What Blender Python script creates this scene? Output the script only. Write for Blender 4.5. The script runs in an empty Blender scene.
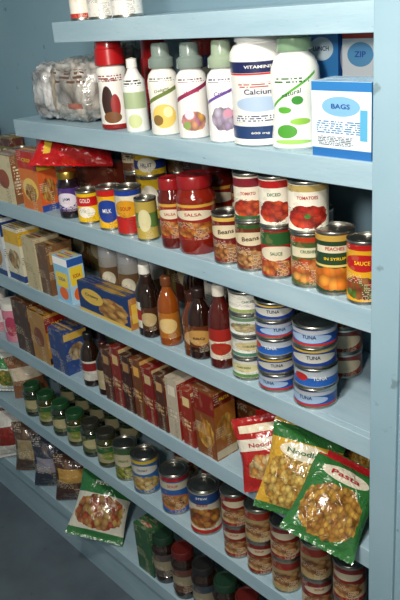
import bpy, math, random
from mathutils import Matrix, Vector, noise
random.seed(4)
COL=bpy.context.scene.collection
bpy.context.scene.view_settings.view_transform='Standard'

# ---------------------------------------------------------------- materials
def lin(h):
    h=h.lstrip('#');o=[]
    for i in (0,2,4):
        c=int(h[i:i+2],16)/255
        o.append(c/12.92 if c<=.04045 else ((c+.055)/1.055)**2.4)
    return (*o,1)
CACHE={}
def plain(h,rough=.4,metal=0,coat=0,bump=0,bs=200):
    k=('p',h,rough,metal,coat,bump,bs)
    if k in CACHE:return CACHE[k]
    m=bpy.data.materials.new('paint_'+h.strip('#'));m.use_nodes=True
    nt=m.node_tree;b=nt.nodes['Principled BSDF']
    b.inputs['Base Color'].default_value=lin(h);b.inputs['Roughness'].default_value=rough
    b.inputs['Metallic'].default_value=metal;b.inputs['Coat Weight'].default_value=coat
    b.inputs['Coat Roughness'].default_value=.08
    if bump:
        n=nt.nodes.new('ShaderNodeTexNoise');n.inputs['Scale'].default_value=bs
        bp=nt.nodes.new('ShaderNodeBump');bp.inputs['Strength'].default_value=bump;bp.inputs['Distance'].default_value=.002
        nt.links.new(n.outputs['Fac'],bp.inputs['Height']);nt.links.new(bp.outputs[0],b.inputs['Normal'])
        tc=nt.nodes.new('ShaderNodeTexCoord');nt.links.new(tc.outputs['Object'],n.inputs['Vector'])
    CACHE[k]=m;return m

def label(base,shapes=(),rough=.35,coat=.15,metal=0,bump=0,busy=1):
    k=('l',base,tuple(shapes),rough,bump,busy)
    if k in CACHE:return CACHE[k]
    m=bpy.data.materials.new('printed_label');m.use_nodes=True
    nt=m.node_tree;b=nt.nodes['Principled BSDF'];N=nt.nodes;Lk=nt.links
    b.inputs['Roughness'].default_value=rough;b.inputs['Coat Weight'].default_value=coat;b.inputs['Metallic'].default_value=metal
    uv=N.new('ShaderNodeUVMap');sp=N.new('ShaderNodeSeparateXYZ');Lk.new(uv.outputs[0],sp.inputs[0])
    def M(op,a,c=None):
        n=N.new('ShaderNodeMath');n.operation=op
        for i,x in enumerate((a,c)):
            if x is None:continue
            if isinstance(x,(int,float)):n.inputs[i].default_value=x
            else:Lk.new(x,n.inputs[i])
        return n.outputs[0]
    u=M('FRACT',sp.outputs[0]);v=sp.outputs[1]
    def mix(f,cA,cB):
        n=N.new('ShaderNodeMix');n.data_type='RGBA'
        if isinstance(f,(int,float)):n.inputs[0].default_value=f
        else:Lk.new(f,n.inputs[0])
        for s,c in ((6,cA),(7,cB)):
            if isinstance(c,tuple):n.inputs[s].default_value=c
            else:Lk.new(c,n.inputs[s])
        return n.outputs[2]
    def cells(fu,fv,seed):
        wn=N.new('ShaderNodeTexWhiteNoise');cb=N.new('ShaderNodeCombineXYZ')
        Lk.new(M('FLOOR',M('MULTIPLY',u,fu)),cb.inputs[0]);Lk.new(M('FLOOR',M('MULTIPLY',v,fv)),cb.inputs[1]);cb.inputs[2].default_value=seed
        Lk.new(cb.outputs[0],wn.inputs['Vector']);return wn
    cur=lin(base)
    lum=sum(lin(base)[:3])/3
    for s in shapes:
        t,cx,cy,hw,hh,c=s[:6]
        du=M('SUBTRACT',u,cx);dv=M('SUBTRACT',v,cy)
        if t in('rect','text'):
            mk=M('MULTIPLY',M('LESS_THAN',M('ABSOLUTE',du),hw),M('LESS_THAN',M('ABSOLUTE',dv),hh))
        elif t=='diag':
            mk=M('MULTIPLY',M('LESS_THAN',M('ABSOLUTE',M('SUBTRACT',dv,M('MULTIPLY',du,s[6]))),hh),M('LESS_THAN',M('ABSOLUTE',du),hw))
        else:
            nz=N.new('ShaderNodeTexNoise');nz.inputs['Scale'].default_value=7;Lk.new(uv.outputs[0],nz.inputs['Vector'])
            wob=M('MULTIPLY',M('SUBTRACT',nz.outputs['Fac'],.5),1.1 if t=='food' else .0)
            a=M('POWER',M('ABSOLUTE',M('DIVIDE',du,hw)),2);e=M('POWER',M('ABSOLUTE',M('DIVIDE',dv,hh)),2)
            mk=M('LESS_THAN',M('ADD',M('ADD',a,e),wob),1)
        col=lin(c)
        if t=='text':
            rows=s[6] if len(s)>6 else 30
            wn=cells(rows*1.6,rows,3)
            mk=M('MULTIPLY',mk,M('MULTIPLY',M('GREATER_THAN',wn.outputs[0],.3),M('LESS_THAN',M('FRACT',M('MULTIPLY',v,rows)),.55)))
        if t=='food':
            vo=N.new('ShaderNodeTexVoronoi');vo.inputs['Scale'].default_value=s[7] if len(s)>7 else 14
            Lk.new(uv.outputs[0],vo.inputs['Vector'])
            bw=N.new('ShaderNodeSeparateXYZ');Lk.new(vo.outputs['Color'],bw.inputs[0])
            col=mix(bw.outputs[0],lin(c),lin(s[6]))
            col=mix(M('MULTIPLY',vo.outputs['Distance'],.8),col,lin('#2a1208'))
        cur=mix(mk,cur,col)
    if busy:
        # rows of tiny type printed over parts of the panel
        acc=lin('#2b2422') if lum>.35 else lin('#d8ccb0')
        w1=cells(54,30,1.5);w2=cells(4,6,7.5)
        mk=M('MULTIPLY',M('MULTIPLY',M('GREATER_THAN',w1.outputs[0],.42),M('LESS_THAN',M('FRACT',M('MULTIPLY',v,30)),.5)),M('GREATER_THAN',w2.outputs[0],.80))
        cur=mix(M('MULTIPLY',mk,.6),cur,acc)
        nz=N.new('ShaderNodeTexNoise');nz.inputs['Scale'].default_value=4;nz.inputs['Detail'].default_value=3;Lk.new(uv.outputs[0],nz.inputs['Vector'])
        cur=mix(M('MULTIPLY',M('GREATER_THAN',nz.outputs['Fac'],.58),.16),cur,lin('#5a3a26') if lum>.35 else lin('#c8a070'))
    if isinstance(cur,tuple):b.inputs['Base Color'].default_value=cur
    else:Lk.new(cur,b.inputs['Base Color'])
    if bump:
        tc=N.new('ShaderNodeTexCoord');n=N.new('ShaderNodeTexNoise');n.inputs['Scale'].default_value=38;n.inputs['Distortion'].default_value=1.2
        Lk.new(tc.outputs['Object'],n.inputs['Vector'])
        bp=N.new('ShaderNodeBump');bp.inputs['Strength'].default_value=bump;bp.inputs['Distance'].default_value=.01
        Lk.new(n.outputs['Fac'],bp.inputs['Height']);Lk.new(bp.outputs[0],b.inputs['Normal'])
    CACHE[k]=m;return m

def painted(name,h1,h2,rough=.45,scale=5,grain=True):
    m=bpy.data.materials.new(name);m.use_nodes=True;nt=m.node_tree;b=nt.nodes['Principled BSDF'];N=nt.nodes
    tc=N.new('ShaderNodeTexCoord');mp=N.new('ShaderNodeMapping');mp.inputs['Scale'].default_value=(1,6,6) if grain else (1,1,1)
    n=N.new('ShaderNodeTexNoise');n.inputs['Scale'].default_value=scale;n.inputs['Detail'].default_value=8
    r=N.new('ShaderNodeValToRGB');r.color_ramp.elements[0].position=.3;r.color_ramp.elements[1].position=.7
    r.color_ramp.elements[0].color=lin(h1);r.color_ramp.elements[1].color=lin(h2)
    nt.links.new(tc.outputs['Object'],mp.inputs[0]);nt.links.new(mp.outputs[0],n.inputs['Vector']);nt.links.new(n.outputs['Fac'],r.inputs[0])
    n2=N.new('ShaderNodeTexNoise');n2.inputs['Scale'].default_value=scale*9;n2.inputs['Detail'].default_value=4
    nt.links.new(mp.outputs[0],n2.inputs['Vector'])
    r2=N.new('ShaderNodeValToRGB');r2.color_ramp.elements[0].position=.27;r2.color_ramp.elements[1].position=.33
    r2.color_ramp.elements[0].color=(.62,.62,.6,1);r2.color_ramp.elements[1].color=(1,1,1,1)
    nt.links.new(n2.outputs['Fac'],r2.inputs[0])
    mx=N.new('ShaderNodeMix');mx.data_type='RGBA';mx.blend_type='MULTIPLY';mx.inputs[0].default_value=1
    nt.links.new(r.outputs[0],mx.inputs[6]);nt.links.new(r2.outputs[0],mx.inputs[7]);nt.links.new(mx.outputs[2],b.inputs['Base Color'])
    b.inputs['Roughness'].default_value=rough
    bp=N.new('ShaderNodeBump');bp.inputs['Strength'].default_value=.25;bp.inputs['Distance'].default_value=.002
    nt.links.new(n2.outputs['Fac'],bp.inputs['Height']);nt.links.new(bp.outputs[0],b.inputs['Normal'])
    return m

# ---------------------------------------------------------------- mesh builder
TX={}
def text_geo(s):
    if s in TX:return TX[s]
    c=bpy.data.curves.new('t','FONT');c.body=s;c.size=1;c.offset=.014;c.resolution_u=3
    o=bpy.data.objects.new('t',c);COL.objects.link(o)
    bpy.context.view_layer.update()
    me=bpy.data.meshes.new_from_object(o.evaluated_get(bpy.context.evaluated_depsgraph_get()))
    vs=[v.co.copy() for v in me.vertices];fs=[tuple(p.vertices) for p in me.polygons]
    xs=[v.x for v in vs];ys=[v.y for v in vs];x0,x1,y0,y1=min(xs),max(xs),min(ys),max(ys)
    vs=[((v.x-x0)/(x1-x0)-.5,(v.y-y0)/(y1-y0)-.5) for v in vs]
    bpy.data.objects.remove(o);bpy.data.curves.remove(c);bpy.data.meshes.remove(me)
    TX[s]=(vs,fs);return TX[s]
TS=.78
class MB:
    def __init__(s):s.v=[];s.f=[];s.m=[];s.uv=[];s.mats=[]
    def mi(s,mat):
        if mat not in s.mats:s.mats.append(mat)
        return s.mats.index(mat)
    def face(s,idx,mat,uvs=None):
        s.f.append(tuple(idx));s.m.append(s.mi(mat));s.uv.append(uvs or [(0,0)]*len(idx))
    def lathe(s,prof,seg=36,sx=1,sy=1,c=(0,0,0)):
        n=len(prof);vz=[(0,1)]*n;i=0
        while i<n-1:
            j=i
            while j<n-1 and prof[j][2] is prof[i][2]:j+=1
            z0=min(p[1] for p in prof[i:j+1]);z1=max(p[1] for p in prof[i:j+1])
            for q in range(i,j):vz[q]=(z0,max(z1-z0,1e-5))
            i=j
        rings=[]
        for p in prof:
            r,z=p[0],p[1];rib=p[3] if len(p)>3 else 0
            if r<=1e-6:
                rings.append([len(s.v)]);s.v.append((c[0],c[1],c[2]+z));continue
            ring=[]
            for k in range(seg):
                a=-math.pi+2*math.pi*k/seg;rr=r*(1+(rib if k%2 else 0))
                ring.append(len(s.v));s.v.append((c[0]+rr*sx*math.sin(a),c[1]-rr*sy*math.cos(a),c[2]+z))
            rings.append(ring)
        for i in range(n-1):
            A,B=rings[i],rings[i+1];z0,dz=vz[i];va=(prof[i][1]-z0)/dz;vb=(prof[i+1][1]-z0)/dz;mt=prof[i][2]
            for k in range(seg):
                k2=(k+1)%seg;ua=-.5+2*k/seg;ub=ua+2/seg
                if len(A)==1 and len(B)==1:continue
                if len(A)==1:s.face((A[0],B[k2],B[k]),mt,[(ua,va),(ub,vb),(ua,vb)])
                elif len(B)==1:s.face((A[k],A[k2],B[0]),mt,[(ua,va),(ub,va),(ua,vb)])
                else:s.face((A[k],A[k2],B[k2],B[k]),mt,[(ua,va),(ub,va),(ub,vb),(ua,vb)])
    def textwrap(s,t,r,zc,w,h,mat,ang=0,sx=1,sy=1,tilt=0):
        vs,fs=text_geo(t);b=len(s.v);w*=TS;h*=TS
        for x,y in vs:
            a=ang+x*w/r;rr=r+.0007
            s.v.append((rr*sx*math.sin(a),-rr*sy*math.cos(a),zc+y*h+x*w*tilt))
        for f in fs:s.face([b+i for i in f],mat)
    def text2(s,t,r,zc,w,h,mat,**k):
        for a in (0,math.pi):s.textwrap(t,r,zc,w,h,mat,ang=a,**k)
    def textflat(s,t,o,ux,uz,w,h,mat,tilt=0):
        vs,fs=text_geo(t);b=len(s.v);o=Vector(o);ux=Vector(ux);uz=Vector(uz);w*=TS;h*=TS
        for x,y in vs:s.v.append(tuple(o+ux*(x*w)+uz*(y*h+x*w*tilt)))
        for f in fs:s.face([b+i for i in f],mat)
    def box(s,x0,x1,y0,y1,z0,z1,mf,ms=None,mt=None):
        ms=ms or mf;mt=mt or ms;b=len(s.v)
        s.v+=[(x0,y0,z0),(x1,y0,z0),(x1,y1,z0),(x0,y1,z0),(x0,y0,z1),(x1,y0,z1),(x1,y1,z1),(x0,y1,z1)]
        Q=[(0,0),(1,0),(1,1),(0,1)]
        for idx,mt_ in (((0,1,5,4),mf),((1,2,6,5),ms),((2,3,7,6),mf),((3,0,4,7),ms),((4,5,6,7),mt),((3,2,1,0),mt)):
            s.face([b+i for i in idx],mt_,Q)
    def finish(s,name,loc,rot=(0,0,0),smooth=True,bevel=0,ang=32):
        me=bpy.data.meshes.new(name);me.from_pydata(s.v,[],s.f)
        for m in s.mats:me.materials.append(m)
        ul=me.uv_layers.new(name='UVMap');li=0
        for pi,p in enumerate(me.polygons):
            p.material_index=s.m[pi]
            for q in range(len(s.f[pi])):ul.data[li].uv=s.uv[pi][q];li+=1
        me.update()
        if smooth:
            me.shade_smooth();me.set_sharp_from_angle(angle=math.radians(ang))
        o=bpy.data.objects.new(name,me);COL.objects.link(o)
        o.location=loc;o.rotation_euler=rot if isinstance(rot,tuple) else (0,0,math.radians(rot))
        if bevel:
            bm=o.modifiers.new('bevel','BEVEL');bm.width=bevel;bm.segments=2;bm.limit_method='ANGLE';bm.angle_limit=math.radians(60)
        return o

STEEL=plain('#b9b6ad',.3,1);GOLD=plain('#c9a24a',.3,1)
WHITE=plain('#e9e8e0',.45);BLACK=plain('#141414',.4);RED=plain('#a8161b',.35);YEL=plain('#f0c21e',.4);BLUE=plain('#15429b',.4)
GREEN=plain('#1f5a30',.4);NAVY=plain('#101c52',.4);BRN=plain('#3d2013',.4)
SZ=[1.721,1.471,1.206,.934,.662,.368,.05]
FLZ=-.16
# stock is pulled forward to the front lip of its shelf
PULL={0:0,1:.012,2:.008,3:.03,4:.05,5:.04,6:.03}
def adj(x,y,z,front,gap=.005):
    k=min(range(7),key=lambda i:(z-SZ[i]) if z-SZ[i]>-.01 else 9)
    t=min(1,max(0,(-x-.3)/.25))
    if y>.125:return x+PULL[k]*t,y
    dy=max(0,front-gap)
    return x+PULL[k]*t+dy*1.05,y-dy

# ---------------------------------------------------------------- generators
def can(name,lab,x,y,z,r,h,rot=38,text=(),lid=STEEL):
    x,y=adj(x,y,z,y-r)
    b=MB();R=r*.975
    P=[(0,.002,lid),(r*.9,.002,lid),(r*.94,0,lid),(r,.001,lid),(r,.004,lid),(R,.006,lab)]
    P+=[(R,h-.006,lid),(r,h-.004,lid),(r,h-.001,lid),(r*.985,h,lid),(r*.95,h,lid),(r*.93,h-.004,lid),(r*.8,h-.004,lid),(r*.78,h-.003,lid),(r*.74,h-.003,lid),(r*.72,h-.004,lid),(r*.4,h-.004,lid),(r*.38,h-.0035,lid),(0,h-.0035,lid)]
    b.lathe(P,40)
    for t in text:
        s,zc,w,hh,m=t[:5];b.text2(s,R,zc*h,w*r,hh*h,m,tilt=t[5] if len(t)>5 else 0)
    return b.finish(name,(x,y,z),rot)

def jar(name,glass,lab,lid,x,y,z,r,h,rot=38,text=(),l0=.16,l1=.66,sh=.78,neck=.78,lidr=.84,waist=.97):
    x,y=adj(x,y,z,y-r)
    b=MB()
    P=[(0,.004,glass),(r*.8,.002,glass),(r*.94,0,glass),(r,.006,glass),(r,h*l0-.001,glass),(r*waist,h*l0,lab),(r*waist,h*l1,glass),(r,h*l1+.001,glass),(r,h*(l1+sh)/2,glass),
       (r*.95,h*sh-.006,glass),(r*neck*1.04,h*(sh+.04),glass),(r*neck,h*(sh+.06),glass),(r*lidr,h*(sh+.065),lid),(r*lidr,h*(sh+.08),lid,.0),(r*lidr,h*(sh+.081),lid,.018),(r*lidr,h-.005,lid,.018),(r*lidr*.98,h-.002,lid),(r*lidr*.94,h,lid),(r*lidr*.88,h-.001,lid),(r*lidr*.8,h-.003,lid),(0,h-.002,lid)]
    b.lathe(P,44)
    for t in text:
        s,zc,w,hh,m=t[:5];b.text2(s,r*waist,zc*h,w*r,hh*h,m,tilt=t[5] if len(t)>5 else 0)
    return b.finish(name,(x,y,z),rot)

def bottle(name,prof,x,y,z,r,h,rot=38,text=(),sx=1,sy=1,seg=44):
    x,y=adj(x,y,z,y-r)
    b=MB();b.lathe([(p[0]*r,p[1]*h)+tuple(p[2:]) for p in prof],seg,sx,sy)
    for t in text:
        s,rr,zc,w,hh,m=t[:6];b.text2(s,rr*r,zc*h,w*r,hh*h,m,sx=sx,sy=sy,tilt=t[6] if len(t)>6 else 0)
    return b.finish(name,(x,y,z),rot)

def carton(name,x0,x1,y0,y1,z,h,front,side=None,top=None,ft=(),st=(),rot=0):
    b=MB();cx,cy=(x0+x1)/2,(y0+y1)/2;w,d=(x1-x0)/2,(y1-y0)/2;top=top or side or front;side=side or front
    cx,cy=adj(cx,cy,z,y0,.006)
    b.box(-w,w,-d,d,0,h-.0008,front,side,top)
    b.box(-w+.0006,w-.0006,-d+.0006,-d*.05,h-.0008,h,top);b.box(-w+.0006,w-.0006,d*.02,d-.0006,h-.0008,h+.0003,top)
    for t in ft:
        s,uc,vc,ww,hh,m=t[:6];b.textflat(s,(-w+2*w*uc,-d-.0007,h*vc),(1,0,0),(0,0,1),ww*2*w,hh*h,m,tilt=t[6] if len(t)>6 else 0)
    for t in st:
        s,uc,vc,ww,hh,m=t[:6];b.textflat(s,(w+.0007,-d+2*d*uc,h*vc),(0,1,0),(0,0,1),ww*2*d,hh*h,m,tilt=t[6] if len(t)>6 else 0)
    return b.finish(name,(cx,cy,z),rot,smooth=False)

def bag(name,mat,w,h,t,loc,rot,seal=None,seed=0,wr=.006,text=(),slump=0):
    """sealed pillow pouch: inflated belly, crimped flat end seals"""
    b=MB();nu,nv=26,34;seal=seal or mat
    def P(i,j,sg):
        u=i/nu;v=j/nv
        x=(u-.5)*w;z=v*h
        sv=max(0,min(1,(v-.06)/.88))
        th=t*.5*(max(0,math.sin(math.pi*u))**.55)*(max(0,math.sin(math.pi*sv))**.5)
        n=noise.noise(Vector((x*22+seed,z*22,sg*3+seed)))*wr+noise.noise(Vector((x*60,z*45+seed,sg*5)))*wr*.5
        edge=min(1,math.sin(math.pi*u)*2.5)*(1 if .06<v<.94 else 0)
        x*=1-.10*math.sin(math.pi*sv)*(1 if .06<v<.94 else 0)
        y=sg*th+n*edge
        if not(.06<v<.94): y=sg*.0006+.0015*math.sin(u*60)
        y+=slump*(v**2)*h
        return (x,y,z+(.002*(i%2) if j in(0,nv) else 0))
    g={}
    for sg in(-1,1):
        for j in range(nv+1):
            for i in range(nu+1):
                if sg==1 and i in(0,nu):g[sg,i,j]=g[-1,i,j];continue
                g[sg,i,j]=len(b.v);b.v.append(P(i,j,sg))
    for sg in(-1,1):
        for j in range(nv):
            for i in range(nu):
                q=[(i,j),(i+1,j),(i+1,j+1),(i,j+1)]
                if sg==1:q=q[::-1]
                b.face([g[sg,a,c] for a,c in q],seal if (j<2 or j>=nv-2) else mat,[(a/nu,c/nv) for a,c in q])
    for tt in text:
        s,xc,zc,ww,hh,m=tt
        vs,fs=text_geo(s);k=len(b.v)
        for x,y in vs:
            X=xc*w+x*ww*w*TS;Zz=zc*h+y*hh*h*TS;u=X/w/.92+.5;v=Zz/h;sv=(v-.06)/.88
            th=t*.5*(max(0,math.sin(math.pi*u))**.55)*(max(0,math.sin(math.pi*sv))**.5)
            n_=noise.noise(Vector((X*22+seed,Zz*22,-3+seed)))*wr
            b.v.append((X,-th+n_-.003+slump*v*v*h,Zz))
        for f in fs:b.face([k+i for i in f],m)
    return b.finish(name,loc,tuple(math.radians(a) for a in rot),ang=60)

# ---------------------------------------------------------------- room
SHELF=painted('blue_shelf_paint','#93b0bf','#a8c1cc',.38,4)
WALL=painted('blue_wall_paint','#7f9fb0','#8cabb9',.6,3,False)
JAMB=painted('blue_jamb_paint','#86a5b5','#96b2bf',.5,3,False)
FLOOR=painted('floor_concrete','#4f5a64','#5f6b74',.6,6,False)
CEIL=painted('ceiling_paint','#d5d2c8','#e0dcd2',.8,3,False)
def slab(name,x0,x1,y0,y1,z0,z1,mat,bev=0):
    b=MB();b.box(x0,x1,y0,y1,z0,z1,mat);return b.finish(name,(0,0,0),smooth=False,bevel=bev)
slab('wall_back',-2.2,.05,.302,.36,FLZ,2.5,WALL)
slab('wall_left',-2.2,-2.12,-2.0,.302,FLZ,2.5,WALL)
slab('wall_right',.002,1.5,.0,.36,FLZ,2.5,WALL)
slab('wall_side',1.5,1.56,-2.0,.36,FLZ,2.5,CEIL)
slab('wall_front',-2.2,1.56,-2.06,-2.0,FLZ,2.5,CEIL)
slab('floor',-2.2,1.56,-2.06,.36,FLZ-.05,FLZ,FLOOR)
slab('ceiling',-2.2,1.56,-2.06,.36,2.5,2.55,CEIL)
slab('trim_1',.004,.062,-.012,0,FLZ,2.5,JAMB,.002)
slab('trim_2',.062,1.5,-.004,0,FLZ,2.5,JAMB)
slab('baseboard_back',-2.12,.0,.02,.04,FLZ,-.0,SHELF)
for i,z in enumerate(SZ):
    xl=[-.957,-1.245,-2.115][min(i,2)];b=MB()
    b.box(xl,-.001,.018,.3,z-.022,z,SHELF)
    b.box(xl,-.001,0,.018,z-.047,z,SHELF)
    b.box(xl,-.001,.281,.3,z-.05,z-.0225,SHELF)
    b.box(-.02,-.001,.02,.28,z-.05,z-.0225,SHELF)
    for fx in (.35,.75):
        b.box(xl*fx-.009,xl*fx+.009,.02,.28,z-.045,z-.0225,SHELF)
    b.finish('pantry_shelf',(0,0,0),smooth=False,bevel=.0015)

# ---------------------------------------------------------------- SHELF 0
z=SZ[0]
can('sauce_can',label('#b8302a',[('rect',.5,.3,.6,.2,'#e9e4d8')]),-.905,.07,z,.028,.11)
can('soup_can',label('#dedcd4',[('rect',.5,.6,.6,.1,'#8a8a90')]),-.83,.08,z,.036,.10)
can('soup_can',label('#e2e0da',[('rect',.5,.6,.6,.1,'#6a7a90')]),-.735,.08,z,.036,.10)

# ---------------------------------------------------------------- SHELF 1
z=SZ[1]
def sack(name,mat,loc,a,bb,c,seed,knot=True):
    b=MB();nr,ns=30,44;rings=[]
    for j in range(nr+1):
        v=j/nr;th=math.pi*v;ring=[]
        for i in range(ns):
            ph=2*math.pi*i/ns
            d=Vector((math.sin(th)*math.cos(ph),math.sin(th)*math.sin(ph),-math.cos(th)))
            k=1+.13*noise.noise(d*2.6+Vector((seed,0,0)))+.12*abs(noise.noise(d*6+Vector((0,seed,0))))+.06*noise.noise(d*15)
            sq=lambda t:math.copysign(abs(t)**.6,t)
            ring.append(len(b.v));b.v.append((sq(d.x)*a*k,sq(d.y)*bb*k,max(0,c+sq(d.z)*c*k)))
        rings.append(ring)
    for j in range(nr):
        for i in range(ns):
            i2=(i+1)%ns;b.face((rings[j][i],rings[j][i2],rings[j+1][i2],rings[j+1][i]),mat,[(i/ns*2,j/nr),((i+1)/ns*2,j/nr),((i+1)/ns*2,(j+1)/nr),(i/ns*2,(j+1)/nr)])
    if knot:
        b.lathe([(0,2*c-.01,mat),(.02,2*c-.005,mat,.3),(.008,2*c+.008,mat,.3),(.022,2*c+.03,mat,.4),(.012,2*c+.032,mat,.4),(0,2*c+.02,mat)],18)
    return b.finish(name,loc,ang=80)
TOR=label('#cfcdc6',[('food',.5,.5,.7,.7,'#eae8e2','#bfb9ad',12),('food',.3,.55,.14,.22,'#c8b08c','#e8dcc4',12),('text',.6,.62,.20,.07,'#6a4a3a',22),('rect',.62,.42,.10,.03,'#a86a5a')],.16,.8,bump=.5,busy=0)
FILM=label('#d6d8d8',[('food',.5,.5,.8,.8,'#eceded','#b0b4b6',10)],.15,.8,bump=.7,busy=0)
sack('tortilla_pack',TOR,(-.985,.105,z),.085,.085,.078,3,False)
sack('tortilla_pack',FILM,(-1.105,.095,z),.058,.078,.072,6,False)
sack('tortilla_pack',TOR,(-1.03,.235,z),.08,.045,.098,9)
PC=label('#ece9e2',[('rect',.5,.05,.6,.05,'#8f1a17'),('ell',.42,.5,.14,.26,'#3a2420'),('ell',.6,.42,.10,.2,'#9a2420'),('ell',.5,.22,.2,.10,'#7a5030'),('text',.5,.9,.3,.06,'#7a1612',24)],.4,busy=0)
capR=plain('#b01519',.3,coat=.3)
def powder(x,y,h,rot):
    P=[(0,.004,PC),(.9,0,PC),(1,.02,PC),(1,.3,PC),(.93,.42,PC),(.97,.60,WHITE),(.9,.63,WHITE),(.74,.655,WHITE),(.74,.66,capR),(.95,.662,capR),(.97,.67,capR,.02),(.90,.82,capR,.02),(.82,.83,capR),(.76,.985,capR),(.7,1,capR),(0,1,capR)]
    bottle('coffee_creamer_canister',P,x,y,z,.037,h,rot,[('Creamer',.95,.52,1.3,.05,plain('#7a1612'))])
powder(-.865,.105,.224,40)
# tall stack of nested red cups, upside down
CUP=plain('#c01a1c',.3,coat=.4);CUPI=plain('#e6e0da',.4)
P=[]
for i in range(7):
    z0=.012*i;P+=[(.039,z0+.001,CUP),(.0415,z0+.002,CUP),(.0415,z0+.006,CUP),(.0385,z0+.007,CUP),(.0380,z0+.0115,CUP)]
P=[(0,.001,CUP)]+P+[(.036,.105,CUP),(.0345,.108,CUP),(.0335,.15,CUP),(.0315,.153,CUP),(.029,.198,CUP),(.027,.205,CUP),(.024,.2,CUP),(0,.2,CUP)]
b=MB();b.lathe(P,44);b.finish('plastic_cup_stack',(-.815,.195,z))
WB=label('#eef0ea',[('rect',.5,.55,.4,.14,'#a8b890'),('ell',.5,.2,.2,.12,'#cfd8a0'),('text',.5,.85,.3,.06,'#222222',22)],.35,busy=0)
bottle('syrup_bottle',[(0,.003,WB),(.9,0,WB),(1,.02,WB),(1,.6,WB),(.93,.7,WB),(.55,.8,WHITE),(.4,.86,WHITE),(.46,.865,WHITE,.03),(.44,.98,WHITE,.03),(0,1,WHITE)],-.735,.065,z,.027,.165,40)
capG=plain('#7d8c84',.25,coat=.5);capL=plain('#9aaa92',.22,coat=.6)
def creamer(x,y,h,rot,lab,cap,txt,tm):
    P=[(0,.004,lab),(.86,0,lab),(.98,.015,lab),(1,.04,lab),(.97,.25,lab),(.96,.4,lab),(1,.52,lab),(.99,.6,lab),(.88,.67,lab),(.66,.715,lab),(.64,.73,cap),(.8,.735,cap),(.82,.745,cap,.02),(.80,.83,cap,.02),(.70,.845,cap),(.60,.86,cap),(.57,.97,cap),(.5,.995,cap),(0,1,cap)]
    bottle('liquid_creamer_bottle',P,x,y,z,.0345,h,rot,[(txt,.985,.5,1.25,.05,tm,.2)],sx=1,sy=.92)
c1=label('#ebe9e0',[('ell',.5,.3,.28,.18,'#e8c86a'),('ell',.36,.24,.12,.08,'#8a6a3a'),('ell',.6,.36,.1,.08,'#f4e8b0'),('diag',.5,.62,.5,.03,'#6b7d3a',.3),('text',.5,.85,.3,.03,'#555555',26)],.3,busy=0)
c2=label('#ebe9e4',[('food',.5,.26,.28,.14,'#d88ab0','#e8b060',9),('ell',.42,.36,.1,.07,'#f0d0de'),('ell',.36,.2,.08,.06,'#8aa45a'),('diag',.5,.68,.5,.03,'#8a2a52',.3),('text',.5,.85,.3,.03,'#6a4455',26)],.3,busy=0)
c3=label('#e9e8e6',[('food',.5,.33,.26,.16,'#c9c2d4','#a48bb0',8),('ell',.6,.4,.10,.06,'#c890a4'),('diag',.5,.66,.5,.02,'#6a4a9a',.3),('text',.5,.85,.3,.03,'#55506a',26)],.3,busy=0)
creamer(-.625,.062,.195,42,c1,capG,'Delight',plain('#5a6a22'));creamer(-.528,.062,.195,46,c2,capG,'Vanilla',plain('#b02a5a'));creamer(-.44,.075,.198,40,c3,capL,'Creme',plain('#5a3a8a'))
BJ=label('#e2e2dd',[('rect',.5,.93,.7,.07,'#1c2350'),('rect',.5,.845,.7,.012,'#c02a2a'),('rect',.5,.08,.7,.09,'#27406e'),('ell',.5,.46,.28,.10,'#a9bed6'),('text',.5,.27,.3,.05,'#2a3a70',34),('text',.9,.5,.12,.25,'#444444',40),('text',.5,.7,.25,.04,'#a83a3a',34)],.35,busy=0)
lidW=plain('#e0e0dd',.4,coat=.2);PLW=plain('#ebebe6',.3,coat=.4)
bottle('vitamin_jug',[(0,.004,PLW),(.9,0,PLW),(1,.015,PLW),(1,.06,PLW),(.985,.065,BJ),(.985,.70,PLW),(1,.705,PLW),(.98,.77,PLW),(.85,.825,PLW),(.74,.84,PLW),(.74,.85,lidW),(.8,.855,lidW),(.8,.865,lidW,.015),(.79,.975,lidW,.015),(.76,.99,lidW),(.72,1,lidW),(.66,.997,lidW),(0,.995,lidW)],
   -.345,.09,z,.058,.225,40,[('Calcium',.985,.46,1.3,.055,NAVY),('VITAMINS',.985,.66,1.2,.032,WHITE),('600 mg',.985,.115,.8,.03,WHITE)],seg=56)
LB=label('#e9ede6',[('ell',.42,.2,.15,.07,'#4f9a3a'),('ell',.62,.3,.15,.035,'#8cc04a'),('ell',.38,.42,.11,.035,'#5aa83c'),('ell',.58,.52,.08,.045,'#3f8f3a'),('ell',.5,.09,.26,.025,'#9fd06a'),('diag',.5,.62,.35,.015,'#5aa83c',.5),('text',.5,.72,.24,.03,'#3a6a3a',30)],.3,busy=0)
capV=plain('#7d9c7c',.2,coat=.7)
bottle('dish_soap_bottle',[(0,.004,LB),(.88,0,LB),(1,.02,LB),(1,.1,LB),(.9,.24,LB),(.88,.32,LB),(.97,.44,LB),(1,.55,LB),(.96,.64,LB),(.8,.72,LB),(.6,.755,LB),(.56,.77,capV),(.68,.775,capV),(.7,.785,capV,.02),(.66,.87,capV,.02),(.58,.875,capV),(.55,.985,capV),(.48,1,capV),(0,1,capV)],
   -.226,.062,z,.046,.225,30,[('natural',.97,.46,1.0,.045,GREEN,.25)],sx=1,sy=.85)
B1=label('#dbe4ea',[('rect',.5,.94,.6,.06,'#2f78b8'),('ell',.5,.68,.32,.13,'#7fb4d4'),('rect',.5,.06,.6,.06,'#2a6cb0'),('text',.5,.40,.42,.09,'#3a78a8',34),('text',.4,.22,.3,.06,'#35485a',44),('rect',.88,.45,.06,.2,'#5aa9d0')],.4,busy=0)
B1s=label('#3b86c0',[('text',.5,.5,.4,.35,'#e8eef2',24)],.4,busy=0)
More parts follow.
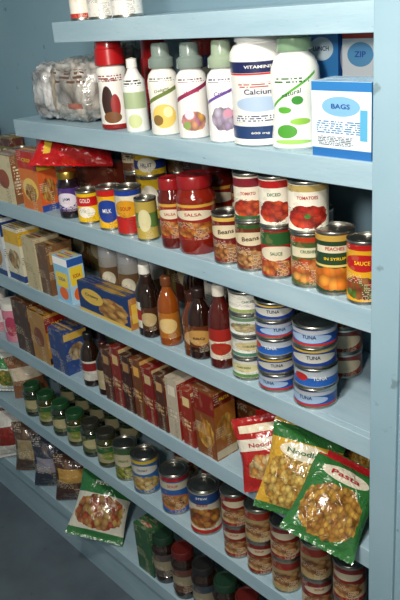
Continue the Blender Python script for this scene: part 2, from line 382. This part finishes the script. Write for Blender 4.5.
B4=label('#9cc4dc',[('rect',.5,.5,.5,.12,'#e4edf2'),('text',.5,.5,.4,.08,'#2a5a90',20)],.4,busy=0)
carton('food_storage_bag_box',-.178,-.052,.045,.11,z,.128,B1,B1s,B4,ft=[('BAGS',.5,.68,.4,.08,BLUE)])
B2=label('#2a62a8',[('rect',.5,.45,.6,.08,'#b84a3a'),('ell',.5,.72,.38,.16,'#d8dde6'),('text',.5,.25,.4,.1,'#c8d8e8',24)],.4,busy=0)
B3=label('#3a86c8',[('ell',.5,.80,.36,.10,'#d8ecf4'),('rect',.5,.45,.6,.05,'#e8e8e8'),('text',.5,.25,.4,.1,'#d8e8f0',24)],.4,busy=0)
B5=label('#e0e6ea',[('rect',.5,.93,.6,.05,'#b83a32'),('ell',.5,.75,.36,.10,'#5a9ac8'),('rect',.5,.1,.6,.08,'#2f6cb0')],.4,busy=0)
carton('freezer_bag_box',-.165,-.085,.127,.185,z,.212,B5,B3,ft=[('ZIP',.5,.75,.4,.06,BLUE)])
carton('freezer_bag_box',-.08,-.012,.127,.185,z,.185,B2,B3)
carton('sandwich_bag_box',-.255,-.175,.127,.185,z,.212,B3,B2,ft=[('LUNCH',.5,.80,.6,.05,NAVY)])
carton('foil_box',-.36,-.275,.20,.26,z,.21,B2,B3)
can('oatmeal_canister',label('#2b3f86',[('ell',.5,.5,.3,.2,'#e9e2cc'),('rect',.5,.92,.7,.08,'#b62a2a')]),-.62,.2,z,.045,.19,lid=RED)
can('baking_powder_can',label('#c62a22',[('ell',.5,.5,.3,.25,'#f3e9cc')]),-.44,.22,z,.035,.20,lid=WHITE)
can('baking_powder_can',label('#3a4a52',[('ell',.5,.5,.3,.25,'#f3e9cc')]),-.53,.24,z,.035,.205,lid=BLACK)

# ---------------------------------------------------------------- SHELF 2
z=SZ[2]
CB=label('#d8742a',[('ell',.5,.35,.4,.2,'#f0c860'),('rect',.5,.85,.6,.15,'#b8261c'),('food',.5,.3,.3,.15,'#8a4a1a','#e8b050',12)],.4)
CBs=label('#d8602a',[('rect',.5,.82,.5,.12,'#e8c03a'),('food',.5,.35,.4,.2,'#e8c060','#b84a1c',9),('rect',.5,.05,.5,.06,'#2a4a98')],.4)
carton('cereal_box',-1.32,-1.21,.04,.10,z,.175,CB,CBs,ft=[('CRISP',.5,.85,.6,.08,YEL)],st=[('OATS',.5,.82,.6,.08,BLUE)])
carton('pancake_mix_box',-1.50,-1.38,.05,.12,z,.15,label('#d8c8a0',[('ell',.5,.5,.3,.2,'#9a4a2a')]),label('#8a5a3a',[('text',.5,.5,.4,.3,'#f0e0c0',16)]))
carton('baking_mix_box',-1.22,-1.03,.15,.22,z,.125,label('#6a2a20'),label('#7a3020'))
DK=plain('#1c0f18',.08,coat=1);PUR=label('#4a2f78',[('ell',.5,.5,.3,.3,'#e2d8e8'),('text',.5,.2,.3,.12,'#e8e0f0',18)])
jar('jelly_jar',DK,PUR,GOLD,-1.10,.07,z,.034,.13,text=[('JAM',.42,.8,.1,NAVY)])
RB=label('#c0181c',[('food',.6,.5,.2,.24,'#e8b030','#a02018',7),('rect',.5,.9,.5,.07,'#8f0f14'),('rect',.2,.5,.05,.26,'#e8c040')],.2,.6,bump=.6,busy=0)
bag('candy_bag',RB,.24,.13,.085,(-1.06,.055,z+.138),(-48,4,44),seed=2,wr=.012)
YJ=label('#f0c41e',[('rect',.5,.72,.7,.16,'#c8181c'),('ell',.5,.35,.25,.2,'#f8f2e0')])
can('corn_syrup_can',YJ,-.985,.052,z,.034,.09,text=[('GOLD',.72,1.1,.16,WHITE)])
SPb=label('#6a3a1a',[('rect',.5,.5,.6,.22,'#e8d8b0'),('text',.5,.5,.35,.15,'#4a2010',16)])
can('seasoning_tin',label('#3a2418',[('rect',.5,.5,.6,.2,'#c8b080')]),-.935,.18,z,.034,.115)
can('seasoning_tin',SPb,-.935,.18,z+.1155,.034,.09,text=[('SPICE',.5,1.0,.1,BRN)])
YC=label('#e8c024',[('rect',.5,.5,.7,.22,'#1f3f98'),('ell',.5,.5,.2,.36,'#f0ead4')])
YC2=label('#f2b91c',[('ell',.5,.45,.32,.3,'#1f3f98'),('rect',.5,.92,.7,.08,'#c8201c'),('text',.1,.5,.12,.3,'#333333',24)])
can('pineapple_can',YC,-.845,.165,z,.043,.118)
can('pineapple_can',YC,-.845,.165,z+.1185,.043,.065,text=[('FRUIT',.5,.9,.2,NAVY)])
can('evaporated_milk_can',YC2,-.885,.055,z,.034,.112,text=[('MILK',.47,.9,.12,WHITE)])
can('evaporated_milk_can',label('#e6dcc0',[('rect',.5,.2,.7,.2,'#b8201c'),('ell',.5,.58,.3,.2,'#d8981c'),('rect',.5,.94,.7,.06,'#1f3f98')]),-.80,.055,z,.036,.122,text=[('SOUP',.58,1.0,.1,RED)])
can('tomato_paste_can',label('#b8a048',[('rect',.5,.5,.7,.2,'#5a7a3a'),('ell',.5,.5,.2,.3,'#d8d0a0')]),-.722,.05,z,.028,.105)
SALSA=plain('#7a1a0c',.12,coat=1,bump=.4,bs=90);SALd=plain('#5a120a',.12,coat=1,bump=.4,bs=90);lidR=plain('#8a1418',.28,coat=.4)
SL=label('#8a1c1a',[('ell',.5,.70,.36,.14,'#d8ccb0'),('food',.5,.28,.4,.22,'#a8301a','#d09038',9),('rect',.5,.95,.7,.04,'#c89a3a')])
jar('salsa_jar',SALd,SL,lidR,-.655,.085,z,.033,.165,text=[('SALSA',.51,1.1,.05,RED)])
jar('salsa_jar',SALSA,SL,lidR,-.552,.068,z,.047,.178,text=[('SALSA',.53,1.1,.05,RED)],l0=.2)
jar('salsa_jar',SALd,SL,lidR,-.60,.185,z,.045,.185)
jar('salsa_jar',SALd,SL,lidR,-.475,.165,z,.042,.185)
BN=label('#6a1a1c',[('ell',.5,.68,.44,.15,'#d8caa8'),('food',.5,.24,.45,.18,'#7a3a1c','#c08448',12),('rect',.5,.95,.7,.04,'#d8b050')])
BN2=label('#6a2a1c',[('ell',.5,.68,.44,.15,'#d8caa8'),('food',.5,.24,.45,.18,'#8a4a24','#d8a868',12),('rect',.5,.95,.7,.04,'#2a5a2a')])
can('baked_beans_can',BN,-.437,.06,z,.035,.112,text=[('Beans',.67,1.3,.11,BRN,.1)])
can('baked_beans_can',BN2,-.352,.052,z,.036,.108,text=[('Beans',.67,1.3,.11,BRN,.1)])
can('tomato_can',label('#dcd4c0',[('food',.5,.26,.4,.2,'#b8281a','#d05a2a',9),('rect',.5,.86,.7,.1,'#7a1c2a'),('rect',.5,.04,.7,.04,'#2a5a2a')]),-.352,.052,z+.1083,.034,.10,text=[('TOMATO',.6,1.2,.08,RED)])
GR=label('#a01c1c',[('rect',.5,.82,.7,.14,'#2a5a2c'),('ell',.5,.5,.36,.16,'#d8ceb4'),('food',.5,.18,.5,.16,'#b8281a','#d89040',9)])
can('tomato_can',GR,-.278,.052,z,.035,.108,text=[('SAUCE',.5,.9,.08,GREEN)])
can('tomato_can',label('#e1dbca',[('food',.5,.30,.34,.24,'#a81a18','#d8502a',8),('rect',.5,.9,.7,.08,'#a81a18')]),-.278,.052,z+.1083,.034,.102,text=[('DICED',.66,1.0,.08,GREEN)])
TW=label('#e9e3d2',[('food',.5,.30,.36,.25,'#b01c18','#d8452a',7),('ell',.5,.32,.05,.05,'#3a7a2a'),('rect',.5,.92,.7,.07,'#b8a060')])
can('tomato_can',label('#4a5a2c',[('food',.5,.3,.46,.25,'#c0401c','#e8a850',7),('rect',.5,.68,.34,.1,'#d8d0b0'),('rect',.5,.94,.7,.05,'#b83a1c')]),-.2,.06,z,.038,.110,text=[('CRUSHED',.68,1.1,.07,GREEN)])
can('tomato_can',TW,-.2,.06,z+.1103,.040,.10,text=[('TOMATOES',.70,1.3,.08,RED)])
can('sweet_peach_can',label('#24402a',[('food',.5,.24,.6,.2,'#e0701c','#f4a03a',6),('rect',.5,.76,.34,.06,'#ded4b8'),('rect',.5,.95,.7,.05,'#c9a24a'),('rect',.5,.47,.7,.02,'#d8c070')],busy=0),-.122,.046,z,.038,.124,text=[('PEACHES',.75,1.2,.07,RED),('IN SYRUP',.59,1.4,.06,YEL)])
can('tomato_sauce_can',label('#d8a01c',[('ell',.5,.68,.38,.15,'#b01c1c'),('food',.5,.24,.44,.2,'#b01c1c','#3a7a2a',8),('rect',.5,.95,.7,.05,'#b01c1c')]),-.045,.036,z,.0335,.120,rot=28,text=[('SAUCE',.67,1.1,.08,YEL)])
for xx,yy,hh,cc in ((-.72,.17,.12,'#5a2a20'),(-.36,.17,.11,'#6a3a2a'),(-.27,.17,.11,'#73533a'),(-.37,.26,.20,'#5a2a20')):
    can('soup_can',label(cc,[('rect',.5,.6,.6,.2,'#d8c8a0')]),xx,yy,z,.036,hh)

# ---------------------------------------------------------------- SHELF 3
z=SZ[3]
WBx=label('#cfd6dc',[('rect',.5,.75,.4,.1,'#22407c'),('ell',.5,.35,.35,.2,'#b8884a'),('rect',.5,.05,.6,.05,'#22407c')])
WBs=label('#d6dbdc',[('rect',.5,.82,.5,.12,'#22407c'),('food',.5,.42,.38,.18,'#d8a840','#f0e0a0',8),('text',.5,.12,.4,.06,'#404860',22)])
WYs=label('#e4dcc0',[('rect',.5,.82,.5,.12,'#e0b02a'),('food',.5,.42,.38,.18,'#c88a3a','#f0e0b0',8),('rect',.5,.08,.5,.06,'#2a4a8a')])
carton('cracker_box',-1.85,-1.69,.04,.12,z,.19,WBx,WBs,st=[('WHEAT',.5,.82,.7,.07,WHITE)])
carton('cracker_box',-1.66,-1.54,.03,.11,z,.20,WBx,WBs,ft=[('WHEAT',.5,.75,.7,.07,WHITE)],st=[('WHEAT',.5,.82,.7,.07,WHITE)])
carton('rice_box',-1.53,-1.43,.04,.12,z,.185,WYs,WYs,st=[('RICE',.5,.82,.6,.07,BLUE)])
carton('stuffing_box',-1.42,-1.34,.05,.14,z,.17,label('#c8b890'),label('#cfc09a',[('rect',.5,.75,.4,.12,'#8a3a2c'),('food',.5,.35,.35,.2,'#9a6a3a','#d8b878',10)]))
carton('stuffing_box',-1.33,-1.27,.05,.14,z,.16,label('#6a4a30'),label('#805a3a',[('rect',.5,.75,.4,.12,'#c8a060'),('food',.5,.35,.35,.2,'#9a6a3a','#3a2010',10)]))
BB=label('#8fc4e4',[('rect',.5,.5,.4,.16,'#f2d23a'),('ell',.5,.2,.3,.14,'#e86a2a'),('rect',.5,.9,.6,.08,'#ffffff')],busy=0)
carton('baking_soda_box',-1.215,-1.135,.03,.085,z,.145,BB,label('#a8cfe6',[('rect',.5,.6,.4,.2,'#f2d23a'),('ell',.5,.2,.3,.14,'#e86a2a'),('rect',.5,.9,.6,.08,'#2a5aa8')],busy=0),ft=[('SODA',.5,.52,.6,.1,BLUE)],st=[('SODA',.5,.6,.6,.1,RED)])
DB=label('#1c3468',[('food',.68,.4,.28,.4,'#a8642a','#e8b860',7),('ell',.28,.6,.22,.25,'#d8b24a'),('rect',.5,.05,.6,.05,'#d8b24a')],busy=0)
carton('macaroni_dinner_box',-1.085,-.835,.025,.075,z,.092,DB,label('#b87a3a',[('rect',.5,.5,.35,.3,'#e8c24a')]),label('#243a6c',[('food',.6,.5,.3,.4,'#c08a3c','#e8c24a',7)]),ft=[('Creamy',.28,.62,.34,.16,NAVY)])
WJ=plain('#c8cace',.3,coat=.4)
SPr=label('#c6c2ba',[('rect',.5,.45,.6,.3,'#8a6a4a'),('ell',.5,.45,.2,.2,'#efe6cc')])
for xx,yy in ((-1.10,.15),(-1.0,.15),(-.91,.16)):
    bottle('frosting_jar',[(0,.003,SPr),(.95,0,SPr),(1,.02,SPr),(1,.7,WJ),(.9,.8,WJ),(.84,.82,WJ),(.92,.825,WJ,.02),(.9,.97,WJ,.02),(0,1,WJ)],xx,yy,z,.036,.175)
DKB=plain('#23120a',.1,coat=1);AMB=plain('#8a420a',.1,coat=1);AMB2=plain('#5f2a08',.1,coat=1);BBQ=plain('#260d07',.12,coat=1);KET=plain('#4a100b',.15,coat=1)
def sauceb(name,glass,lab,lid,x,y,r,h,rot=38,txt=None,tm=None,zz=None):
    P=[(0,.003,glass),(.9,0,glass),(1,.02,glass),(1,.12,glass),(.975,.125,lab),(.975,.5,glass),(1,.505,glass),(.98,.58,glass),(.88,.67,glass),(.6,.77,glass),(.42,.83,glass),(.40,.87,glass),(.5,.875,lid),(.5,.88,lid,.03),(.48,.985,lid,.03),(.42,1,lid),(0,1,lid)]
    bottle(name,P,x,y,z if zz is None else zz,r,h,rot,[(txt,.98,.32,1.2,.05,tm)] if txt else [])
sauceb('soy_sauce_bottle',DKB,label('#d8d4c6',[('rect',.5,.5,.5,.2,'#a8241c')]),plain('#e9e6dc',.4),-.835,.10,.031,.195)
sauceb('steak_sauce_bottle',DKB,label('#4a2a1a',[('ell',.5,.5,.3,.3,'#b8a070')]),plain('#2a1410',.4),-.785,.06,.026,.17)
HN=label('#a8641c',[('ell',.5,.5,.3,.3,'#d8b878')])
sauceb('honey_bottle',AMB,HN,plain('#6a3a1c',.35),-.70,.055,.029,.182)
sauceb('syrup_bottle',AMB2,label('#6a3a16',[('ell',.5,.5,.3,.3,'#b89060')]),plain('#3a1a10',.35),-.65,.10,.029,.165)
carton('corn_starch_box',-.668,-.612,.15,.195,z,.205,label('#dcd8ce',[('rect',.5,.75,.3,.1,'#3a6a9a')]),label('#d6d2c8',[('text',.5,.5,.4,.3,'#6a6a6a',20)]))
sauceb('barbecue_sauce_bottle',BBQ,label('#5a2a14',[('ell',.5,.55,.36,.3,'#b88a48'),('rect',.5,.08,.7,.08,'#2a0f08')]),plain('#2a1a16',.35),-.585,.06,.032,.178,txt='BBQ',tm=BRN)
sauceb('ketchup_bottle',KET,label('#d9d0bc',[('rect',.5,.8,.7,.2,'#982018'),('ell',.5,.35,.3,.2,'#a8301c')]),plain('#d8d2c4',.4),-.502,.058,.031,.205,txt='CLASSIC',tm=RED)
sauceb('barbecue_sauce_bottle',BBQ,label('#6a2410'),plain('#2a1a16',.35),-.56,.165,.032,.19)
sauceb('barbecue_sauce_bottle',BBQ,label('#7a2c14'),plain('#7a1c14',.35),-.73,.17,.032,.19)
sauceb('barbecue_sauce_bottle',BBQ,label('#7a5c34'),plain('#1a1c14',.35),-.46,.19,.032,.19)
CH=[label('#deded4',[('rect',.5,.12,.7,.1,'#5a8a4a'),('ell',.5,.6,.3,.24,'#d8cf9a')]),label('#dfe0d6',[('rect',.5,.12,.7,.1,'#4a7a64'),('ell',.5,.62,.3,.24,'#d0c090')]),label('#d8dcd6',[('rect',.5,.88,.7,.1,'#6a8a6a'),('food',.5,.4,.3,.26,'#e0d0a0','#c0b080',8)]),label('#dddacf',[('rect',.5,.10,.7,.09,'#8a9a5a'),('rect',.8,.6,.08,.24,'#8a5a3a')])]
for i in range(4):
    can('chicken_can',CH[i],-.395+.002*(i%2),.055,z+.054*i,.0415,.0535,rot=38+(i*23)%40-14,text=[('CHICKEN',.6,1.0,.13,GREEN)])
TU=[label('#1c4a98',[('rect',.5,.85,.7,.12,'#b8bcc4'),('ell',.5,.45,.34,.28,'#98b0cc'),('rect',.5,.06,.7,.08,'#b02a24')],busy=0),label('#b9c2cc',[('rect',.5,.3,.7,.28,'#2158a8'),('ell',.2,.6,.12,.26,'#b02a24')],busy=0),label('#1a3680',[('ell',.5,.5,.38,.30,'#b8b8b0'),('rect',.5,.94,.7,.06,'#d8b23a')],busy=0),label('#7a2a1c',[('ell',.5,.5,.36,.32,'#c8b898')])]
seq=[0,2,1,0,2]
for i in range(5):
    can('tuna_can',TU[seq[i]],-.293-.002*(i%2),.052,z+.0425*i,.044,.042,rot=36+(i*31)%50-22,text=[('TUNA',.55,.8,.22,NAVY if seq[i]!=1 else WHITE)])
seq=[0,1,2,0]
for i in range(4):
    can('tuna_can',TU[seq[i]],-.188+.003*(i%2),.056,z+.047*i,.047,.0465,rot=34+(i*37)%50-20,text=[('TUNA',.55,.8,.22,NAVY if seq[i]!=1 else WHITE)])
for i in range(3):can('tuna_can',TU[3],-.22,.19,z+.0605*i,.045,.06)

# ---------------------------------------------------------------- SHELF 4
z=SZ[4]
PK=label('#c87890',[('rect',.5,.5,.6,.2,'#e2d8da'),('ell',.5,.5,.2,.3,'#a83a5a')])
for xx in (-1.66,-1.80,-1.93):
    bottle('drink_mix_canister',[(0,.003,PK),(.95,0,PK),(1,.02,PK),(1,.82,WHITE),(.95,.85,WHITE),(1,.855,WHITE,.02),(1,.98,WHITE,.02),(0,1,WHITE)],xx,.07,z,.042,.15)
carton('brownie_mix_box',-1.59,-1.48,.04,.13,z,.19,label('#4a2a16'),label('#5a3018',[('rect',.5,.8,.5,.12,'#b8903a'),('food',.5,.4,.36,.2,'#8a4a20','#3a1a0c',9)]),st=[('FUDGE',.5,.8,.6,.06,BRN)])
carton('cake_mix_box',-1.465,-1.36,.03,.12,z,.18,label('#a87a3a',[('ell',.5,.5,.3,.2,'#7a3a1a')]),label('#b8842a',[('rect',.5,.8,.5,.14,'#8a1c16'),('food',.5,.42,.36,.18,'#e0c898','#8a4a20',7),('rect',.5,.08,.5,.06,'#3a1a0c')]),st=[('CAKE',.5,.8,.6,.07,YEL)])
carton('cake_mix_box',-1.35,-1.255,.035,.12,z,.15,label('#2a3f78'),label('#2f4a86',[('food',.5,.5,.36,.2,'#d8c8a0','#a87a50',7),('rect',.5,.88,.5,.08,'#d8b04a')]))
sauceb('vinegar_bottle',DKB,label('#c8c6be',[('rect',.5,.7,.6,.2,'#7a1c1c')]),plain('#1a1a1a',.35),-1.15,.06,.031,.175)
sauceb('vinegar_bottle',BBQ,label('#a89a7a'),plain('#3a1a1a',.35),-1.08,.07,.028,.17)
def thin(x,w,h,c1,c2,acc,name='pudding_mix_box',t=None,d=.12,y0=.03,rot=0):
    carton(name,x-w/2,x+w/2,y0,y0+d,z,h,label(c1,[('rect',.5,.8,.3,.08,acc),('text',.5,.4,.3,.1,acc,14)]),label(c2,[('ell',.5,.66,.36,.12,acc),('food',.5,.28,.4,.14,c1,acc,8),('rect',.5,.97,.6,.03,acc)]),label(c1),st=[(t,.5,.66,.5,.06,BRN)] if t else [],rot=rot)
thin(-1.015,.045,.17,'#4a2214','#5a2a18','#a88050');thin(-.965,.045,.19,'#7a2018','#6a2418','#c8a870');thin(-.915,.045,.18,'#3a1a12','#4a2216','#a87a4a','tea_box')
thin(-.865,.042,.185,'#6a3a1c','#7a4420','#d8a04a');thin(-.815,.045,.175,'#7a1a16','#7a2018','#c0a878','tea_box','TEA');thin(-.765,.042,.17,'#4a2a1c','#7a3424','#b89060')
thin(-.712,.048,.18,'#b8ac98','#9a2a1e','#dfd4c0','rice_box','RICE');thin(-.655,.044,.165,'#8a2a1c','#8a3424','#d8c088')
carton('macaroni_box',-.61,-.535,.02,.09,z,.195,label('#7a4420',[('rect',.5,.8,.6,.15,'#7a1c14'),('food',.5,.35,.4,.22,'#c8802a','#e0b04a',7)]),label('#9a5a22',[('rect',.5,.88,.6,.09,'#6a1a12'),('food',.5,.45,.4,.2,'#c88030','#e0b050',7),('rect',.5,.08,.6,.06,'#c8b898')]),label('#6a3a1c'),st=[('PASTA',.5,.88,.6,.06,YEL)])
carton('granola_bar_box',-.525,-.35,.10,.20,z,.13,label('#5a3018',[('food',.4,.5,.3,.28,'#8a5428','#5a3018',7)]),label('#6a3a1c',[('rect',.5,.5,.4,.3,'#a87038')]),label('#5a2c18'))
carton('granola_bar_box',-.50,-.37,.21,.285,z,.17,label('#3a2014'),label('#43261a'))
carton('rice_box',-.34,-.20,.215,.285,z,.15,label('#6a3020'),label('#43261a'))
RW=label('#a81f1c',[('rect',.5,.64,.6,.08,'#e0d8c8'),('food',.5,.32,.36,.18,'#d89030','#f0d8a0',12),('rect',.5,.85,.4,.05,'#e8dcc0')],.22,.6,bump=.6,busy=0)
bag('noodle_bag',RW,.14,.175,.055,(-.285,.012,z+.006),(-24,-12,38),seed=5,text=[('Noodle',0,.64,.6,.07,RED)])
bag('noodle_bag',RW,.14,.18,.05,(-.265,.085,z+.008),(-14,-14,34),seed=8)
GP=label('#c89a30',[('rect',.5,.88,.7,.08,'#2f6a34'),('food',.5,.38,.47,.36,'#b8802a','#f0d070',18),('ell',.5,.70,.36,.09,'#d8d0b8'),('rect',.5,.02,.7,.06,'#2f6a34')],.2,.7,bump=.7,busy=0)
GP2=label('#2f6a34',[('food',.5,.38,.42,.3,'#d8a84a','#9a622a',18),('ell',.5,.78,.34,.08,'#d4ccb8'),('rect',.5,.95,.7,.04,'#c8242a')],.2,.7,bump=.7,busy=0)
bag('pasta_bag',GP,.17,.205,.065,(-.185,-.040,z+.012),(-32,12,32),seed=11,text=[('Noodles',0,.70,.6,.07,GREEN)])
bag('pasta_bag',GP2,.165,.20,.06,(-.085,-.075,z+.012),(-52,20,24),seed=14,text=[('Pasta',0,.78,.5,.07,RED)])
bag('pasta_bag',GP,.14,.185,.055,(-.09,.13,z+.014),(-8,6,16),seed=17)
bag('pasta_bag',GP2,.14,.18,.05,(-.175,.15,z+.014),(-6,-6,24),seed=19)

# ---------------------------------------------------------------- SHELF 5
z=SZ[5]
GL=plain('#1f4a2a',.3,coat=.4);OLV=plain('#33350f',.1,coat=1,bump=.5,bs=120);GLB=plain('#20281a',.1,coat=1)
OL=label('#98926f',[('rect',.5,.75,.7,.2,'#2a5a34'),('ell',.5,.4,.3,.25,'#6a7a2a')])
CG=label('#4a5a3a',[('ell',.5,.5,.4,.3,'#a8a078'),('rect',.5,.9,.7,.08,'#1c3a24')])
WBG=label('#dfe4dc',[('rect',.5,.7,.6,.12,'#3a8a4a'),('food',.5,.35,.3,.2,'#c8b048','#5a8a3a',12)],.25,.5,bump=.5)
BGB=label('#8a5a3a',[('rect',.5,.6,.5,.15,'#d8c8b0')],.3,.4,bump=.5)
bag('frozen_vegetable_bag',WBG,.16,.17,.07,(-1.76,.04,z+.01),(-12,8,50),seed=21)
bag('frozen_vegetable_bag',BGB,.14,.17,.06,(-1.65,.09,z+.01),(-8,-8,50),seed=22)
bag('frozen_vegetable_bag',BGB,.15,.17,.07,(-1.92,.06,z+.01),(-8,-8,50),seed=23)
xs=[-1.60,-1.50,-1.40,-1.305,-1.21,-1.12]
for i,xx in enumerate(xs):
    jar('pickle_jar',OLV if i%2 else GLB,OL if i%2 else CG,GL if i<4 else plain('#2a2a22',.4),xx,.058,z,.037,.122,rot=40+i*7)
    if i>0:jar('pickle_jar',GLB,CG,GL,xx-.03,.165,z,.036,.125,rot=40)
can('green_bean_can',label('#3a5a34',[('ell',.5,.62,.4,.2,'#b8b090'),('food',.5,.22,.4,.18,'#5a7a2a','#a8a84a',10)]),-1.02,.062,z,.040,.122,text=[('GREENS',.6,1.1,.08,GREEN)])
BL=label('#2a5f9c',[('ell',.5,.7,.4,.13,'#c6c6bc'),('food',.5,.28,.42,.22,'#a8803a','#d8c078',10),('rect',.5,.94,.7,.05,'#d8b83a')])
can('chili_can',BL,-.915,.058,z,.044,.125,text=[('CHUNKY',.68,1.0,.08,NAVY)])
SP=label('#28569a',[('ell',.5,.3,.42,.22,'#a8643a'),('food',.5,.3,.34,.17,'#8a4a20','#d0a060',8),('rect',.5,.76,.7,.10,'#c2bca6'),('rect',.5,.94,.7,.05,'#a8201a')])
can('soup_can',SP,-.775,.06,z,.045,.133,text=[('SOUP',.74,.9,.08,RED)],rot=42)
can('soup_can',label('#c8c0aa',[('food',.5,.38,.42,.25,'#8a3a1c','#d89a4a',8),('rect',.5,.86,.7,.12,'#234a86'),('rect',.5,.04,.7,.05,'#a8201a')]),-.645,.06,z,.046,.143,text=[('STEW',.86,.9,.06,WHITE),('BEEF',.70,.9,.06,RED)],rot=40)
RDC=label('#7a1c18',[('rect',.5,.3,.7,.2,'#a89878'),('ell',.5,.76,.34,.11,'#c8bca0'),('food',.5,.34,.36,.24,'#8a4a24','#c8a068',7)])
TNC=label('#9a865c',[('rect',.5,.86,.7,.12,'#8a2a1c'),('food',.5,.40,.42,.26,'#7a4020','#c8a068',7)])
for i,(xx,l1,l2) in enumerate(((-.505,RDC,RDC),(-.40,RDC,TNC),(-.295,TNC,RDC),(-.197,RDC,TNC),(-.10,TNC,RDC))):
    can('canned_soup',l1,xx,.055,z,.038,.10,rot=34+i*5,text=[('SOUP',.76,.8,.08,RED)])
    can('canned_soup',l2,xx,.055,z+.1003,.038,.10,rot=50-i*6)
for i in range(6):
    can('canned_soup',TNC if i%2 else RDC,-.86+i*.13,.17,z,.037,.105)

# ---------------------------------------------------------------- SHELF 6
z=SZ[6]
TB=label('#a89a88',[('rect',.5,.6,.5,.14,'#7a3a2a'),('food',.5,.3,.35,.18,'#c8a070','#7a5a3a',10)],.3,.4,bump=.6)
bag('chip_bag',TB,.17,.22,.09,(-1.95,.04,z+.01),(-10,5,50),seed=31)
bag('chip_bag',label('#d6d3cc',[('rect',.5,.5,.5,.2,'#8a2a22')],.3,.4,bump=.6),.16,.20,.08,(-1.80,.04,z+.01),(-10,-6,50),seed=32)
bag('coffee_bag',label('#5a463c',[('rect',.5,.5,.4,.2,'#9a8a6a')],.3,.4,bump=.6),.15,.21,.09,(-1.65,.04,z+.01),(-6,3,50),seed=33)
bag('coffee_bag',label('#343a4a',[('rect',.5,.5,.4,.14,'#8a8a9a')],.3,.4,bump=.6),.15,.21,.09,(-1.50,.04,z+.01),(-6,3,50),seed=34)
bag('coffee_bag',label('#4a3028',[('rect',.5,.6,.4,.14,'#b8904a')],.3,.4,bump=.6),.15,.19,.08,(-1.36,.05,z+.01),(-6,3,50),seed=38)
PB=label('#c8c6b8',[('rect',.5,.78,.7,.16,'#2f6f3c'),('food',.5,.38,.46,.24,'#a8301f','#c8a860',12),('rect',.5,.06,.7,.06,'#2f6f3c')],.22,.5,bump=.5,busy=0)
bag('pasta_bag',PB,.20,.24,.07,(-1.10,-.045,z+.03),(-46,14,40),seed=35,text=[('PENNE',0,.78,.5,.07,WHITE)])
carton('macaroni_box',-1.00,-.92,.06,.15,z,.18,label('#2f5a3a'),label('#2f5f3c',[('food',.5,.5,.36,.2,'#d8d0b0','#c83020',7)]))
for i,c in enumerate(('#4a4442','#5a3a30','#35404a','#5a4a32','#4c4038','#5a2a24','#3a4a34')):
    jar('sauce_jar',plain('#22120c',.1,coat=1),label(c,[('rect',.5,.5,.5,.2,'#88806a')]),plain(('#1f3a2a','#5a1c18','#222222')[i%3],.35),-.87+i*.095,.07,z,.040,.17)
bag('chip_bag',label('#4a3a2a',[('rect',.5,.5,.6,.2,'#a88a5a')],.3,.4,bump=.6),.14,.15,.06,(-.60,.17,z+.01),(-4,0,10),seed=36)

# ------------- second rows of stock standing at the back of the shelves
pal=['#5a2a20','#6a4a2a','#2a4a6a','#7a6a3a','#3a5a3a','#8a3a2a','#9a8a6a','#4a3a5a']
rr=random.Random(7)
def fillrow(k,xa,xb,hm):
    x=xa
    while x<xb:
        c=pal[rr.randrange(8)];a=pal[rr.randrange(8)]
        if rr.random()<.5:
            w=.07+rr.random()*.03;h=hm*(.75+.25*rr.random())
            carton('grocery_box',x,x+w,.225,.28,SZ[k],h,label(c,[('ell',.5,.5,.35,.2,'#d8c8a0'),('rect',.5,.85,.5,.1,a)]));x+=w+.012
        else:
            r=.034;h=.10+.02*rr.random();x+=r
            can('grocery_can',label(c,[('rect',.5,.6,.6,.2,'#d8c8a0'),('rect',.5,.1,.6,.1,a)]),x,.245,SZ[k],r,h)
            if hm>.17:can('grocery_can',label(a,[('rect',.5,.6,.6,.2,'#d8c8a0')]),x,.245,SZ[k]+h+.0004,r,.09)
            x+=r+.012
fillrow(2,-2.0,-1.25,.17);fillrow(2,-.95,-.78,.2);fillrow(3,-2.05,-.80,.2);fillrow(4,-2.05,-.65,.2);fillrow(5,-2.05,-.25,.2);fillrow(6,-2.05,-.2,.2)

# ---------------------------------------------------------------- lights
def area(name,loc,target,size,power,col):
    l=bpy.data.lights.new(name,'AREA');l.shape='DISK';l.size=size;l.energy=power;l.color=col
    o=bpy.data.objects.new(name,l);COL.objects.link(o);o.location=loc
    o.rotation_euler=(Vector(target)-Vector(loc)).to_track_quat('-Z','Y').to_euler()
area('ceiling_light',(.15,-1.0,2.40),(-.35,0,1.2),.2,23,(1,.95,.87))
area('added_fill_light',(.45,-1.25,1.98),(-.35,0,1.05),.22,15,(1,.95,.88))  # invented frontal fill, added to brighten stock shaded by the shelves above
w=bpy.data.worlds.new('world');bpy.context.scene.world=w;w.use_nodes=True
w.node_tree.nodes['Background'].inputs[0].default_value=(.5,.7,1,1);w.node_tree.nodes['Background'].inputs[1].default_value=.05

# ---------------------------------------------------------------- camera
cam=bpy.data.cameras.new('camera');co=bpy.data.objects.new('camera',cam);COL.objects.link(co)
co.location=(.725,-1.0,1.74);co.rotation_euler=(1.1841,.0796,.8455)
cam.sensor_fit='VERTICAL';cam.sensor_height=24;cam.lens=733/600*24;cam.clip_start=.01
bpy.context.scene.camera=co
